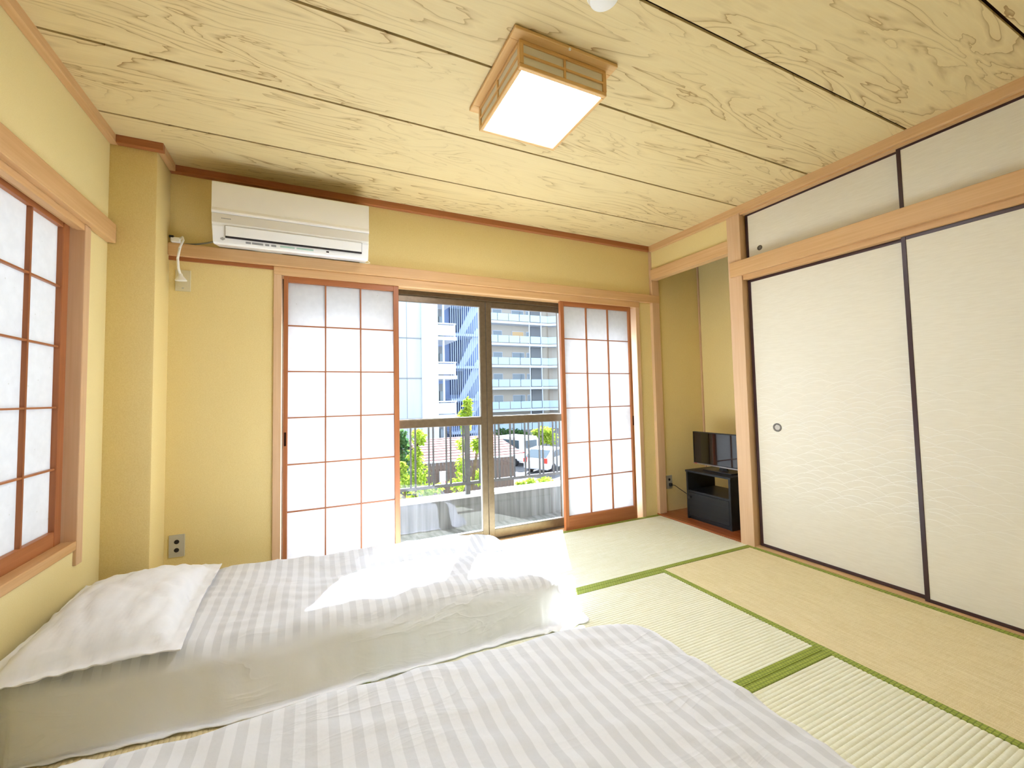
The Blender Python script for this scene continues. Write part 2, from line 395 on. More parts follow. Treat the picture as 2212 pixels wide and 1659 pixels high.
# ceiling cornice
def cornice(n, mb, mat, lab): struct('trim_%d' % n, mb, mat, lab, 'cornice', bevel=.003)
cornice(3, B(XC, XR+.02, D-.032, D+.01, HT, HC+.004), 'cedar_x', 'shade-darkened wooden cornice above the air conditioner and balcony window')  # same wood as the side cornices; its shade is put into the cedar colour
cornice(4, B(XL, XL+.032, YB, DC-.0, HT, HC+.004), 'pine_y', 'wooden cornice above the lattice paper window')
cornice(5, B(XL+.032, XC+.03, DC-.032, DC, HT, HC+.004), 'cedar_x', 'short wooden cornice piece on the plaster column front')  # front of the same moulding, cedar-toned to carry its shade
cornice(6, B(XC, XC+.03, DC, D-.032, HT, HC+.004), 'pine_y', 'short wooden cornice piece on the plaster column side')
cornice(7, B(XR-.025, XR+.09, YB, D-.032, HT-.012, HC+.004), 'pine_y', 'wooden cornice above the closet doors and alcove')

# window wall timbers
struct('trim_8', B(XC, 2.90, D-.032, D+.02, 1.893, 1.963), 'pine_x', 'long wooden picture rail under the air conditioner', 'rail', bevel=.003)
kb = MB()
kb.box(-.214, 2.672, D-.014, D+.026, 1.842, 1.893)
for y in (D+.028, D+.05, D+.072): kb.box(-.19, 2.65, y, y+.008, 1.842, 1.862)
kb.box(-.19, 2.65, D+.026, D+.14, 1.862, 1.893)
struct('trim_9', kb, 'pine_x', 'grooved wooden head track above the balcony window', 'door track', bevel=.0015)
struct('trim_10', B(XC, -.214, D-.010, D+.02, 1.872, 1.893), 'cedar_x', 'thin wooden strip under the picture rail above the wall socket', 'strip')
struct('trim_11', B(-.214, -.172, D-.012, D+.16, -.03, 1.842), 'pine_z', 'left wooden door jamb beside the mustard wall', 'jamb', bevel=.002)
struct('trim_12', B(2.632, 2.672, D-.012, D+.16, -.03, 1.842), 'pine_z', 'right wooden door jamb beside the alcove post', 'jamb', bevel=.002)
sb = MB(); sb.box(-.172, 2.632, D-.004, D+.026, -.035, -.001)
for y in (D+.030, D+.052): sb.box(-.172, 2.632, y, y+.012, -.035, -.001)
sb.box(-.172, 2.632, D+.02, D+.09, -.035, -.008)
struct('trim_13', sb, 'pine_x', 'grooved wooden sill under the balcony window', 'sill')
struct('trim_14', B(XR, 2.898, D-.030, D+.03, -.02, HT), 'pine_z', 'slim wooden post at the window side of the alcove', 'post', bevel=.003)
# alcove beam, post, right wall timbers
struct('trim_15', B(XR-.013, XR+.06, 1.985, D-.03, 2.098, 2.19), 'pine_y', 'wooden beam across the top of the alcove', 'beam', bevel=.003)
struct('trim_16', B(XR-.013, XR+.10, 1.893, 1.992, -.03, HT-.01), 'pine_z', 'thick pale wooden post between the alcove and the closet', 'post', bevel=.003)
struct('trim_17', B(XR-.028, XR+.012, YB, 1.972, 1.905, 2.012).box(XR-.002, XR+.10, YB, 1.893, 1.872, 2.0), 'pine_y', 'broad pale wooden lintel between upper and lower closet doors', 'lintel', bevel=.003)
struct('trim_18', B(XR-.004, XR+.10, YB, 1.893, 2.345, 2.37), 'pine_y', 'wooden head track above the upper closet doors', 'door track')
struct('trim_19', B(XR-.003, XR+.10, YB, 1.893, -.035, .006), 'pine_y', 'wooden floor track under the closet doors', 'door track')

# ------------------------------------------------------------------ fusuma closet doors
def arcs(y0, y1, z0, z1, x, seed, fy):
    r = random.Random(seed); m = MB(); z = z0; row = 0
    while z < z1:
        y = y0-.2+(.11 if row % 2 else 0)+r.uniform(-.04, .04)
        while y < y1+.2:
            w = r.uniform(.085, .125); h = w*.46
            fz = min(1, (z-z0)/.16+.12, (z1-z)/.5+.04); k = max(0, fz)*fy(y)
            if r.random() < k+.2 and k > .06:
                hw = .0016*min(1, k+.2); c = []
                t0, t1 = -1+r.uniform(0, .35), 1-r.uniform(0, .2)
                for i in range(15):
                    t = t0+(t1-t0)*i/14; yy = y+t*w; zz = z+h*(1-t*t)*(1-.12*t)
                    if y0+.008 < yy < y1-.008: c.append((yy, zz, t))
                if len(c) > 2:
                    vs = []; fs = []
                    for i, (yy, zz, t) in enumerate(c):
                        ww = hw*(.25+.75*(1-abs(t))**.5)
                        vs += [(x, yy, zz-ww), (x, yy, zz+ww)]
                        if i: fs.append((2*i-2, 2*i, 2*i+1, 2*i-1))
                    m.add(vs, fs)
            y += w*r.uniform(1.15, 1.5)
        z += .030; row += 1
    return m
def ring(c, r, parent, mats):
    MB().lathe([(r*.98, 0), (r, .0015), (r*.93, .003), (r*.68, .003), (r*.64, .0006), (r*.62, .0004)], c, (-1, 0, 0), 36).obj('pull_ring', mats[0], parent)
    MB().lathe([(r*.60, 0), (r*.59, .0010), (r*.2, .0014)], c, (-1, 0, 0), 32).obj('pull_dish', mats[1], parent)
def fusuma(n, y0, y1, z0, z1, x, label, fw=.019, handle=None, wave=None):
    m = B(x+.003, x+.016, y0+fw*.5, y1-fw*.5, z0+fw*.5, z1-fw*.5)
    o = struct('door_%d' % n, m, 'fusuma_paper', label, 'sliding door')
    for a in ((x, x+.020, y0, y0+fw, z0, z1), (x, x+.020, y1-fw, y1, z0, z1), (x, x+.020, y0+fw, y1-fw, z0, z0+fw), (x, x+.020, y0+fw, y1-fw, z1-fw, z1)):
        B(*a).obj('frame_strip', 'fusuma_frame', o, bevel=.0015)
    if handle: ring((x+.003, handle[0], handle[1]), handle[2], o, ('ring_grey', 'dish_grey') if handle[2] > .022 else ('ring_brown', 'ring_grey'))
    if wave: arcs(y0+fw, y1-fw, wave[0], wave[1], x+.0024, n*11, wave[2]).obj('wave_print', 'pearl_print', o)
    return o
XA, XB = XR+.040, XR+.016
fusuma(1, 1.022, 1.885, .008, 1.872, XA, 'cream paper closet door with pearly wave pattern and round metal pull beside the post', handle=(1.736, .832, .0285), wave=(.27, 1.30, lambda y: .6+.4*min(1, max(0, (1.72-y)/.35))))
fusuma(2, .165, 1.048, .004, 1.872, XB, 'cream paper closet door with faint waves, overlapping the door beside the post', wave=(.29, 1.22, lambda y: max(.05, min(1, (y-.62)/.42))))
fusuma(3, -.70, .19, .008, 1.872, XA, 'lower closet door next to the faint wave door', wave=None)
fusuma(4, YB, -.68, .004, 1.872, XB, 'narrow end part of lower closet door', wave=None)
fusuma(5, 1.022, 1.885, 2.006, 2.350, XA, 'low plain cream upper closet door with small round pull beside the post', .017, handle=(1.792, 2.078, .0175))
fusuma(6, .165, 1.045, 2.006, 2.350, XB, 'low plain cream upper closet door overlapping the one with the pull', .017)
fusuma(7, -.70, .19, 2.006, 2.350, XA, 'low plain upper closet door further along the closet', .017)
fusuma(8, YB, -.68, 2.006, 2.350, XB, 'last low plain upper closet door', .017)

# ------------------------------------------------------------------ shoji screens in front of the balcony window
def shoji(x0, x1, y, label, notch_x, sl, sr):
    t = thing('shoji_screen', label, 'shoji screen', ((x0+x1)/2, y+.015, -.004), 'paper shoji screens at the balcony window')
    B(x0, x0+sl, y, y+.028, -.004, 1.846).obj('stile', 'cedar_z', t, bevel=.002)
    B(x1-sr, x1, y, y+.028, -.004, 1.846).obj('stile', 'cedar_z', t, bevel=.002)
    B(x0+sl, x1-sr, y+.001, y+.027, 1.805, 1.846).obj('top_rail', 'cedar_x', t, bevel=.002)
    B(x0+sl, x1-sr, y+.001, y+.027, -.004, .106).obj('bottom_rail', 'cedar_x', t, bevel=.002)
    B(x0+sl*.6, x1-sr*.6, y+.0200, y+.0206, .10, 1.81).obj('paper', 'shoji_paper', t)
    iw = (x1-sr-x0-sl)/3
    for k in (1, 2):
        c = x0+sl+iw*k; B(c-.0042, c+.0042, y+.006, y+.0198, .106, 1.805).obj('lattice_bar', 'cedar_z', t)
    for k in range(5):
        z = 1.536-k*.2838; B(x0+sl, x1-sr, y+.007, y+.0198, z-.0036, z+.0036).obj('lattice_bar', 'cedar_x', t)
    B(notch_x-.006, notch_x+.006, y-.0008, y+.002, .80, .882).obj('finger_pull', 'groove', t)
    return t
shoji(-.160, .540, D+.001, 'paper shoji screen standing beside the mustard wall, its foot hidden by the bed', -.149, .024, .034)
shoji(1.846, 2.582, D+.001, 'paper shoji screen with visible bottom rail beside the alcove post', 2.572, .034, .024)

# ------------------------------------------------------------------ balcony window (four bronze sashes)
wn = struct('window_1', B(-.19, 2.65, D+.085, D+.15, 1.812, 1.862).box(-.19, 2.65, D+.088, D+.15, -.04, .002).box(-.2, -.165, D+.09, D+.15, 0, 1.82).box(2.625, 2.66, D+.09, D+.15, 0, 1.82), 'bronze_alu', 'bronze aluminium sliding balcony window', 'window', bevel=.002)
def sash(x0, x1, y, sl=.046, sr=.046, glass='glass'):
    s = MB()
    s.box(x0, x0+sl, y, y+.026, .004, 1.815); s.box(x1-sr, x1, y, y+.026, .004, 1.815)
    s.box(x0+sl, x1-sr, y, y+.026, 1.765, 1.815); s.box(x0+sl, x1-sr, y, y+.026, .004, .068)
    s.box(x0+sl, x1-sr, y, y+.026, .862, .918)
    o = s.obj('sash', 'bronze_alu', wn, bevel=.002)
    for a, b in ((.068, .862), (.918, 1.765)):
        MB().add([(x0+sl-.003, y+.013, a-.003), (x1-sr+.003, y+.013, a-.003), (x1-sr+.003, y+.013, b+.003), (x0+sl-.003, y+.013, b+.003)], [(0, 1, 2, 3)]).obj('glass_pane', glass, o, off=Vector())
        e = MB()
        e.box(x0+sl, x1-sr, y+.006, y+.020, a, a+.007); e.box(x1-sr-.007, x1-sr, y+.006, y+.020, a+.007, b)
        e.obj('glazing_bead', 'silver_edge', o, off=Vector())
YS = D+.098
sash(.500, 1.2225, YS); sash(1.2265, 1.945, YS)
sash(-.165, .545, YS+.030, glass='frosted_glass'); sash(1.90, 2.625, YS+.030, glass='frosted_glass')

# ------------------------------------------------------------------ left lattice window
lt = MB()
lt.box(XL-.002, XL+.034, YB, DC-.002, 1.868, 1.962)
struct('trim_20', lt, 'pine_y', 'wooden picture rail above the lattice paper window', 'rail', bevel=.003)
lk = MB(); lk.box(XL-.02, XL+.008, LW0-.05, LW1+.02, 1.838, 1.868)
lk.box(XL-.034, XL-.024, LW0, LW1, 1.842, 1.868); lk.box(XL-.14, XL-.072, LW0, LW1, 1.842, 1.868); lk.box(XL-.14, XL, LW0, LW1, 1.860, 1.869)
struct('trim_21', lk, 'pine_y', 'grooved wooden head track of the lattice paper window', 'door track', bevel=.002)
struct('trim_22', B(XL-.12, XL+.012, LW1-.004, LW1+.046, .395, 1.868), 'pine_z', 'wooden jamb running below the sill of the lattice paper window', 'jamb', bevel=.003)
struct('trim_23', B(XL-.15, XL+.012, LW0-.05, LW1-.004, .462, .500), 'pine_y', 'wooden sill under the lattice paper window', 'sill', bevel=.004)
struct('trim_24', B(XL-.12, XL+.012, LW0-.05, LW0, .395, 1.868), 'pine_z', 'far wooden jamb of the lattice paper window', 'jamb', bevel=.003)
def lshoji(n, y0, y1, x):
    o = struct('window_%d' % n, B(x-.0206, x-.020, y0+.03, y1-.03, .55, 1.83), 'shoji_paper', 'white paper lattice sash in the wall beside the pillow' if n == 2 else 'second white paper lattice sash further along the side wall', 'shoji window')
    B(x-.03, x, y1-.046, y1, .500, 1.862).obj('stile', 'cedar_z', o, bevel=.002)
    B(x-.03, x, y0, y0+.046, .500, 1.862).obj('stile', 'cedar_z', o, bevel=.002)
    B(x-.028, x-.001, y0+.046, y1-.046, 1.824, 1.862).obj('top_rail', 'cedar_y', o, bevel=.002)
    B(x-.028, x-.001, y0+.046, y1-.046, .500, .560).obj('bottom_rail', 'cedar_y', o, bevel=.002)
    a, b = y0+.046, y1-.046
    for k in range(1, 4):
        c = b-(b-a)/4*k; B(x-.0198, x-.005, c-.0048, c+.0048, .56, 1.824).obj('lattice_bar', 'cedar_z', o)
    for k in range(1, 5):
        z = .56+(1.824-.56)/5*k; B(x-.0198, x-.006, a, b, z-.0036, z+.0036).obj('lattice_bar', 'cedar_y', o)
lshoji(2, 1.42, 2.312, XL-.036); lshoji(3, .625, 1.46, XL-.070)

# ------------------------------------------------------------------ bedding
def fbm(x, y, z, o=4):
    a, s, f = 0, .5, 1
    for _ in range(o): a += s*noise.noise((x*f, y*f, z*f)); s *= .5; f *= 2.03
    return a
def duvet(name, label, x0, x1, y0, y1, h, seed, over, slope, foot=None, shear=None):
    """cloth draped over a soft slab; over = overhang at (head, foot, near, far); cloth that reaches the floor runs out on it"""
    st = .013; r = .075; rid = .007 if seed < 10 else .003
    ua, ub, va, vb = x0-over[0], x1+over[1], y0-over[2], y1+over[3]
    nu, nv = int((ub-ua)/st), int((vb-va)/st)
    vs, uvs, sm = [], [], []
    for i in range(nu+1):
        for j in range(nv+1):
            u = ua+(ub-ua)*i/nu; v = va+(vb-va)*j/nv
            rp = .21 if u > x1-.5 else r          # the foot corners are rounded in plan
            cx = min(max(u, x0+r), x1-rp); cy = min(max(v, y0+rp), y1-rp)
            ox, oy = u-cx, v-cy; d0 = math.hypot(ox, oy); d = max(0, d0-(rp-r))
            if d0 > 1e-6 and d > 0: cx += ox/d0*(rp-r); cy += oy/d0*(rp-r)
            else: cx, cy = u, v
            hh = h+foot(u, v) if foot else h
            puff = min(.006, .016*fbm(u*2.3, v*2.3, seed)+(.012 if seed < 10 else .006)*fbm(u*6, v*5, seed+3)-.006)
            X, Y, Z = cx, cy, hh+puff
            if d > 1e-6:
                dx, dy = ox/d0, oy/d0; q = r*PI/2
                if d < q:
                    a = d/r; hor = r*math.sin(a); Z -= r*(1-math.cos(a))
                else:
                    e = d-q; zz = hh-r; k = slope(u, v)
                    L = math.sqrt(1+k*k); drop = e/L
                    if drop < zz-.006: hor = r+drop*k; Z = zz-drop+puff*.5*(1-drop/zz)
                    else: hor = r+(zz-.006)*k+(e-(zz-.006)*L)*(.36 if v < y0+.3 else .25); Z = .006+.012*abs(noise.noise((u*14, v*14, seed)))
                    Z = max(Z, .006)
                    wv = .5+.5*min(1, e/.12)
                    hor += wv*((.012+.016*max(0, min(1, (u-.6)/.4)))*fbm((dx*2+u*2.2)*1.6, (dy*2+v*2.2)*1.6, seed+9)+.006*noise.noise((u*16*abs(dy)+v*16*abs(dx), 0, seed)))
                X += dx*hor; Y += dy*hor
            if shear: Y += shear(u, v)*max(0, min(1, (y1-.3-v)/.4))
            # creases gathered along the rolled edges
            ed = max(0, 1-abs(d-.05)/.12)
            Z = max(.005, Z+ed*.011*noise.noise((u*7+v*2, v*22+u*3, seed+5))+(rid*((1-abs(noise.noise((u*5+v*7, v*4-u*2, seed+7))))**6-.4) if d < .2 else 0))
            if d < .06: Z = min(Z, hh+.004)
            vs.append((X, Y, Z)); uvs.append((u, v))
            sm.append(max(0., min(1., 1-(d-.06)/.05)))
    fs = [(i*(nv+1)+j, (i+1)*(nv+1)+j, (i+1)*(nv+1)+j+1, i*(nv+1)+j+1) for i in range(nu) for j in range(nv)]
    me = bpy.data.meshes.new(name); org = Vector(((x0+x1)/2, (y0+y1)/2, 0))
    me.from_pydata([tuple(Vector(q)-org) for q in vs], [], fs)
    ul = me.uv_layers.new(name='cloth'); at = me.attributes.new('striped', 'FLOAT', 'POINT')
    for l in me.loops: ul.data[l.index].uv = uvs[l.vertex_index]
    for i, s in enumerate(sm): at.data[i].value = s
    for p in me.polygons: p.use_smooth = True
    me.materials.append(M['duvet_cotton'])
    o = bpy.data.objects.new(name, me); COL.objects.link(o); o.location = org
    sd = o.modifiers.new('cloth', 'SOLIDIFY'); sd.thickness = .004; sd.offset = -1
    return tag(o, label, 'duvet', 'white striped duvets on the floor')
def gs(t): return math.exp(-t*t)
def foot1(u, v):
    dish = -.066*gs((v-2.27)/.15)*min(1, max(0, (u+.35)/.4))
    return dish-.05*max(0, min(1, (u-.60)/.5))**1.4
def foot2(u, v):
    return .034*(1-max(0, min(1, (u-.3)/.75)))-.012*gs((v-.95)/.22)*gs((u-.35)/.15)
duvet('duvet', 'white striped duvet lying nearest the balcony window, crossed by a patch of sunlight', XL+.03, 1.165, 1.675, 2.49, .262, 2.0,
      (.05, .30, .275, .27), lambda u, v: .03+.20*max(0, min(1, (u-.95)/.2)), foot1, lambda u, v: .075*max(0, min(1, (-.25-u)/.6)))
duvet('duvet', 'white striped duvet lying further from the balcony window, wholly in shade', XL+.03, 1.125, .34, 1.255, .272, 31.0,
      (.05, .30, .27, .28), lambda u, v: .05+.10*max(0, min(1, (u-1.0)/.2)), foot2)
def pillow(name, label, cx, cy, z, wx, wy, hgt, seed, rot=0, tilt=0):
    n = 46; vs, fs = [], []; fl_ = .045
    def surf(top):
        for i in range(n+1):
            for j in range(n+1):
                a, b = -1+2*i/n, -1+2*j/n
                ix, iy = wx-fl_, wy-fl_
                px, py = a*wx, b*wy
                ex, ey = min(1, abs(px)/ix), min(1, abs(py)/iy)
                k = max(0, (1-ex**2.6)*(1-ey**2.6))**.48
                pin = 1-.05*(abs(a)**2)*(1-abs(b)) - .035*(abs(b)**2)*(1-abs(a))
                w = .020*fbm(a*2.2, b*2.6, seed)*min(1, k*2)+.016*noise.noise((a*6+b*2, b*10, seed))*(1-k)*min(1, k*4+.2)-.012*(1-abs(noise.noise((a*2.2+b*1.1, b*2.6, seed+4))))**8*k
                zt = (hgt*k*(1-.12*abs(b))+w) if top else (-.012*k)
                if abs(px) > ix or abs(py) > iy: zt += .008*noise.noise((a*9, b*9, seed+2))
                sag = .035*max(0, abs(a)-.75)/.25 if a > 0 else 0
                vs.append((px*pin, py*pin, zt+(.003 if top else -.001)-sag*.25))
    surf(True); m = (n+1)*(n+1); surf(False)
    for i in range(n):
        for j in range(n):
            q = (i*(n+1)+j, (i+1)*(n+1)+j, (i+1)*(n+1)+j+1, i*(n+1)+j+1)
            fs.append(q); fs.append(tuple(m+t for t in q[::-1]))
    bd = [i*(n+1) for i in range(n+1)]+[n*(n+1)+j for j in range(1, n+1)]+[i*(n+1)+n for i in range(n-1, -1, -1)]+[j for j in range(n-1, 0, -1)]
    for i in range(len(bd)):
        a, b = bd[i], bd[(i+1) % len(bd)]; fs.append((b, a, m+a, m+b))
    mb = MB(); mb.add(vs, fs); mb.sm = True
    o = mb.obj(name, 'pillow_cotton', smooth=True, angle=80); o.location = (cx, cy, z); o.rotation_euler = (0, tilt, rot)
    return tag(o, label, 'pillow', 'white pillows with flat hems')
pillow('pillow', 'white hemmed pillow on the sunlit duvet against the lattice paper window wall', -.655, 2.05, .274, .255, .385, .105, 4.0, .02, -.02)
pillow('pillow', 'white pillow at the head of the shaded duvet', -.66, .82, .322, .25, .37, .10, 12.0, -.03, 0)

# ------------------------------------------------------------------ air conditioner
AX0, AX1 = -.494, .318
ac = thing('air_conditioner', 'white wall mounted air conditioner above the picture rail', 'air conditioner', ((AX0+AX1)/2, D, 1.94))
body = [(D-.002, 1.975), (D-.165, 1.938), (D-.182, 1.942), (D-.212, 2.022), (D-.217, 2.055), (D-.210, 2.262), (D-.19, 2.274), (D-.002, 2.274)]
MB().prism(body, 0, AX0, AX1).obj('body', 'appliance_gloss', ac, bevel=.004)
fp = [(D-.214, 2.088), (D-.2245, 2.094), (D-.2265, 2.104), (D-.2215, 2.120), (D-.2195, 2.262), (D-.205, 2.272), (D-.195, 2.272), (D-.195, 2.088)]
MB().prism(fp, 0, AX0-.001, AX1+.001).obj('front_panel', 'appliance_white', ac, bevel=.0015)
MB().prism([(D-.2165, 2.088), (D-.222, 2.089), (D-.2205, 2.040), (D-.214, 2.030)], 0, AX0+.001, AX1-.001).obj('lower_band', 'appliance_step', ac)
MB().prism([(D-.2135, 2.030), (D-.219, 2.027), (D-.2055, 1.976), (D-.2005, 1.978)], 0, AX0+.062, AX1-.042).obj('louvre', 'appliance_gloss', ac, bevel=.001)
MB().prism([(D-.2005, 1.978), (D-.204, 1.975), (D-.1995, 1.966), (D-.196, 1.968)], 0, AX0+.062, AX1-.042).obj('air_slot', 'slot_black', ac)
for xx in (AX0+.0605, AX1-.042): MB().prism([(D-.2135, 2.030), (D-.2165, 2.027), (D-.200, 1.966), (D-.196, 1.968)], 0, xx, xx+.0018).obj('slot_edge', 'slot_black', ac)
def facemark(x0, x1, t0, t1, mat, nm):
    # strip on the sloping lower face between (D-.182,1.942) and (D-.212,2.022)
    P = lambda t: (D-.182-.030*t-.0012, 1.942+.080*t)
    a, b = P(t0), P(t1)
    MB().prism([a, b, (b[0]+.001, b[1]), (a[0]+.001, a[1])], 0, x0, x1).obj(nm, mat, ac)
for k in range(7): MB().box(AX0+.045+k*.0065, AX0+.0495+k*.0065, D-.2222, D-.2212, 2.062, 2.067).obj('maker_mark', 'print_grey', ac)
for k, (a, b) in enumerate(((.155, .18), (.185, .24), (.25, .27), (.28, .305))): facemark(AX0+a, AX0+b, .12, .24, 'print_grey', 'printed_mark')
for a, b in ((.325, .40), (.41, .50)): facemark(AX0+a, AX0+b, .14, .24, 'print_green', 'printed_mark')
facemark(AX0+.57, AX0+.585, .15, .24, 'slot_black', 'printed_mark')
for k in range(5): facemark(AX0+.036+k*.0045, AX0+.039+k*.0045, .16+.03*abs(k-2), .36-.03*abs(k-2), 'print_grey', 'speaker_mark')
def cable(name, pts, r, mat, label, seg=6):
    # smooth the control points
    P = [Vector(p) for p in pts]; out = []
    for i in range(len(P)-1):
        a, b, c, d = P[max(i-1, 0)], P[i], P[i+1], P[min(i+2, len(P)-1)]
        for k in range(6):
            t = k/6; out.append(.5*((2*b)+(c-a)*t+(2*a-5*b+4*c-d)*t*t+(3*b-a-3*c+d)*t**3))
    out.append(P[-1])
    return tag(MB().tube(out, r, seg).obj(name, mat), label, 'cable')
cable('power_cable', [(-.49, D-.05, 2.0), (-.53, D-.04, 1.985), (-.60, D-.025, 1.97), (-.66, D-.018, 1.9645), (-.70, D-.012, 1.966)], .0045, 'cable_grey', 'grey cable running from the air conditioner along the picture rail')
cable('thin_cord', [(.312, D-.06, 1.985), (.336, D-.05, 1.972), (.345, D-.04, 1.9665), (.325, D-.034, 1.9655), (.28, D-.028, 1.9655)], .0022, 'cable_cream', 'thin cream cord looping out under the air conditioner')
cable('thin_cord', [(-.31, D-.026, 1.9655), (-.28, D-.029, 1.967), (-.24, D-.028, 1.966), (-.17, D-.030, 1.9652)], .002, 'cable_cream', 'thin cream cord lying on the picture rail below the air conditioner')

# ------------------------------------------------------------------ clip lamp, wall plates
cl_ = thing('clip_lamp', 'small white gooseneck clip lamp hooked over the picture rail', 'lamp', (-.68, D-.02, 1.965))
neck = [(-.672, D-.040, 1.985), (-.655, D-.070, 1.985), (-.648, D-.085, 1.965), (-.662, D-.090, 1.915), (-.672, D-.082, 1.86), (-.671, D-.070, 1.81), (-.664, D-.055, 1.775)]
MB().tube([Vector(neck[0]).lerp(Vector(neck[0]), 0)]+[Vector(p) for p in neck[1:]], .0065, 10).obj('gooseneck', 'plastic_white', cl_)
MB().box(-.715, -.672, D-.050, D-.020, 1.9635, 1.990, .004).obj('clip', 'plastic_white', cl_)
MB().box(-.722, -.700, D-.052, D-.018, 1.985, 1.998, .003).obj('clip_grip', 'plastic_black', cl_)
MB().lathe([(.008, 0), (.011, .012), (.024, .030), (.028, .036), (.027, .040)], (-.664, D-.057, 1.785), (.03, .12, -1), 28).obj('lamp_head', 'plastic_white', cl_)
def plate(name, label, cx, cz, mat, kind, x=None):
    t = thing(name, label, 'wall plate' if kind == 'blank' else 'wall socket', (cx, D, cz-.06))
    B(cx-.036, cx+.036, D-.006, D, cz-.060, cz+.060).obj('cover', mat, t, bevel=.002)
    if kind == 'blank':
        B(cx-.005, cx+.005, D-.0072, D-.006, cz-.046, cz-.040).obj('screw', 'steel', t)
        B(cx-.024, cx+.024, D-.0072, D-.006, cz-.034, cz+.034).obj('insert', 'plate_beige', t, bevel=.001)
    else:
        for dz in (.022, -.022):
            MB().lathe([(.0115, 0), (.0115, .0016), (.004, .0018)], (cx, D-.006, cz+dz), (0, -1, 0), 20).obj('socket_hole', 'slot_black', t)
    return t
plate('wall_plate', 'beige blank wall plate behind the clip lamp', -.665, 1.760, 'plate_beige', 'blank')
plate('wall_socket', 'metal double socket plate low on the wall beside the pillow', -.673, .295, 'plate_grey', 'socket')
plate('wall_socket', 'double socket plate in the alcove with a black plug in it', 2.962, .270, 'plate_grey', 'socket')
pg = thing('power_plug', 'black plug with cord in the alcove socket', 'plug', (2.962, D-.007, .248))
B(2.950, 2.974, D-.032, D-.0082, .236, .262).obj('plug_body', 'plastic_black', pg, bevel=.003)
cp = [(2.964, D-.030, .249), (2.985, D-.045, .245), (3.03, D-.06, .21), (3.09, D-.08, .165), (3.14, D-.11, .12), (3.20, D-.16, .05), (3.23, D-.20, .018)]
MB().tube(cp, .0032, 6).obj('cord', 'plastic_black', pg)

# ------------------------------------------------------------------ ceiling lamp and smoke alarm
LX, LY = .892, 1.460
lp = thing('ceiling_lamp', 'square wooden lattice ceiling lamp with white panels', 'ceiling lamp', (LX, LY, HC-.001))
def fr(h, z0, z1, t, nm, mx, my):
    B(LX-h, LX+h, LY-h, LY-h+t, z0, z1).obj(nm, mx, lp, bevel=.0025); B(LX-h, LX+h, LY+h-t, LY+h, z0, z1).obj(nm, mx, lp, bevel=.0025)
    B(LX-h, LX-h+t, LY-h+t, LY+h-t, z0, z1).obj(nm, my, lp, bevel=.0025); B(LX+h-t, LX+h, LY-h+t, LY+h-t, z0, z1).obj(nm, my, lp, bevel=.0025)
B(LX-.225, LX+.225, LY-.225, LY+.225, HC-.014, HC-.001).obj('base_plate', 'lamp_wood_x', lp)
fr(.232, HC-.016, HC-.002, .045, 'top_frame', 'lamp_wood_x', 'lamp_wood_y')
ZB = 2.284
fr(.199, ZB, ZB+.016, .017, 'bottom_frame', 'lamp_wood_x', 'lamp_wood_y')
fr(.199, HC-.030, HC-.016, .017, 'upper_rail', 'lamp_wood_x', 'lamp_wood_y')
for sx in (-1, 1):
    for sy in (-1, 1): B(LX+sx*.199, LX+sx*.182, LY+sy*.199, LY+sy*.182, ZB+.016, HC-.030).obj('corner_post', 'lamp_wood_z', lp)
zm = (ZB+.016+HC-.030)/2-.002
for s in (-1, 1):
    B(LX-.182, LX+.182, LY+s*.199, LY+s*.191, zm-.004, zm+.004).obj('lattice_bar', 'lamp_wood_x', lp)
    B(LX-.0045, LX+.0045, LY+s*.1985, LY+s*.191, ZB+.016, HC-.030).obj('lattice_bar', 'lamp_wood_z', lp)
    B(LX-.182, LX+.182, LY+s*.193, LY+s*.190, ZB+.010, HC-.020).obj('side_panel', 'lamp_side_panel', lp)
    B(LX+s*.199, LX+s*.191, LY-.182, LY+.182, zm-.004, zm+.004).obj('lattice_bar', 'lamp_wood_y', lp)
    B(LX+s*.1985, LX+s*.191, LY-.0045, LY+.0045, ZB+.016, HC-.030).obj('lattice_bar', 'lamp_wood_z', lp)
    B(LX+s*.193, LX+s*.190, LY-.182, LY+.182, ZB+.010, HC-.020).obj('side_panel', 'lamp_side_panel', lp)
B(LX-.183, LX+.183, LY-.183, LY+.183, ZB+.004, ZB+.007).obj('bottom_panel', 'lamp_panel', lp)
B(LX-.004, LX+.004, LY-.235, LY-.230, HC-.022, HC-.014).obj('catch', 'plastic_white', lp)
sa = thing('smoke_alarm', 'round white smoke alarm on the ceiling boards', 'smoke alarm', (.878, 1.012, HC-.001))
MB().lathe([(.052, 0), (.052, .012), (.046, .026), (.030, .034), (.010, .036)], (.878, 1.012, HC-.001), (0, 0, -1), 40).obj('housing', 'plastic_white', sa)
MB().lathe([(.056, 0), (.056, .005), (.053, .0055)], (.878, 1.012, HC-.0012), (0, 0, -1), 40).obj('mounting_ring', 'plastic_white', sa)

# ------------------------------------------------------------------ television cabinet and television
CX, CY0, CY1, CZ0, CZ1 = 2.93, 2.150, 2.552, .012, .418
cb = thing('television_cabinet', 'small black wooden cabinet with open shelf and door in the alcove', 'cabinet', (CX+.17, (CY0+CY1)/2, CZ0))
cd = .33
B(CX-.004, CX+cd, CY0-.006, CY1+.006, CZ1-.016, CZ1).obj('top_board', 'cabinet_black', cb, bevel=.0015)
B(CX, CX+cd, CY0, CY0+.016, CZ0, CZ1-.016).obj('side_board', 'cabinet_black', cb)
B(CX, CX+cd, CY1-.016, CY1, CZ0, CZ1-.016).obj('side_board', 'cabinet_black', cb)
B(CX, CX+cd, CY0+.016, CY1-.016, CZ0+.018, CZ0+.032).obj('bottom_board', 'cabinet_black', cb)
B(CX+.002, CX+cd, CY0+.016, CY1-.016, .236, .252).obj('shelf', 'cabinet_black', cb)
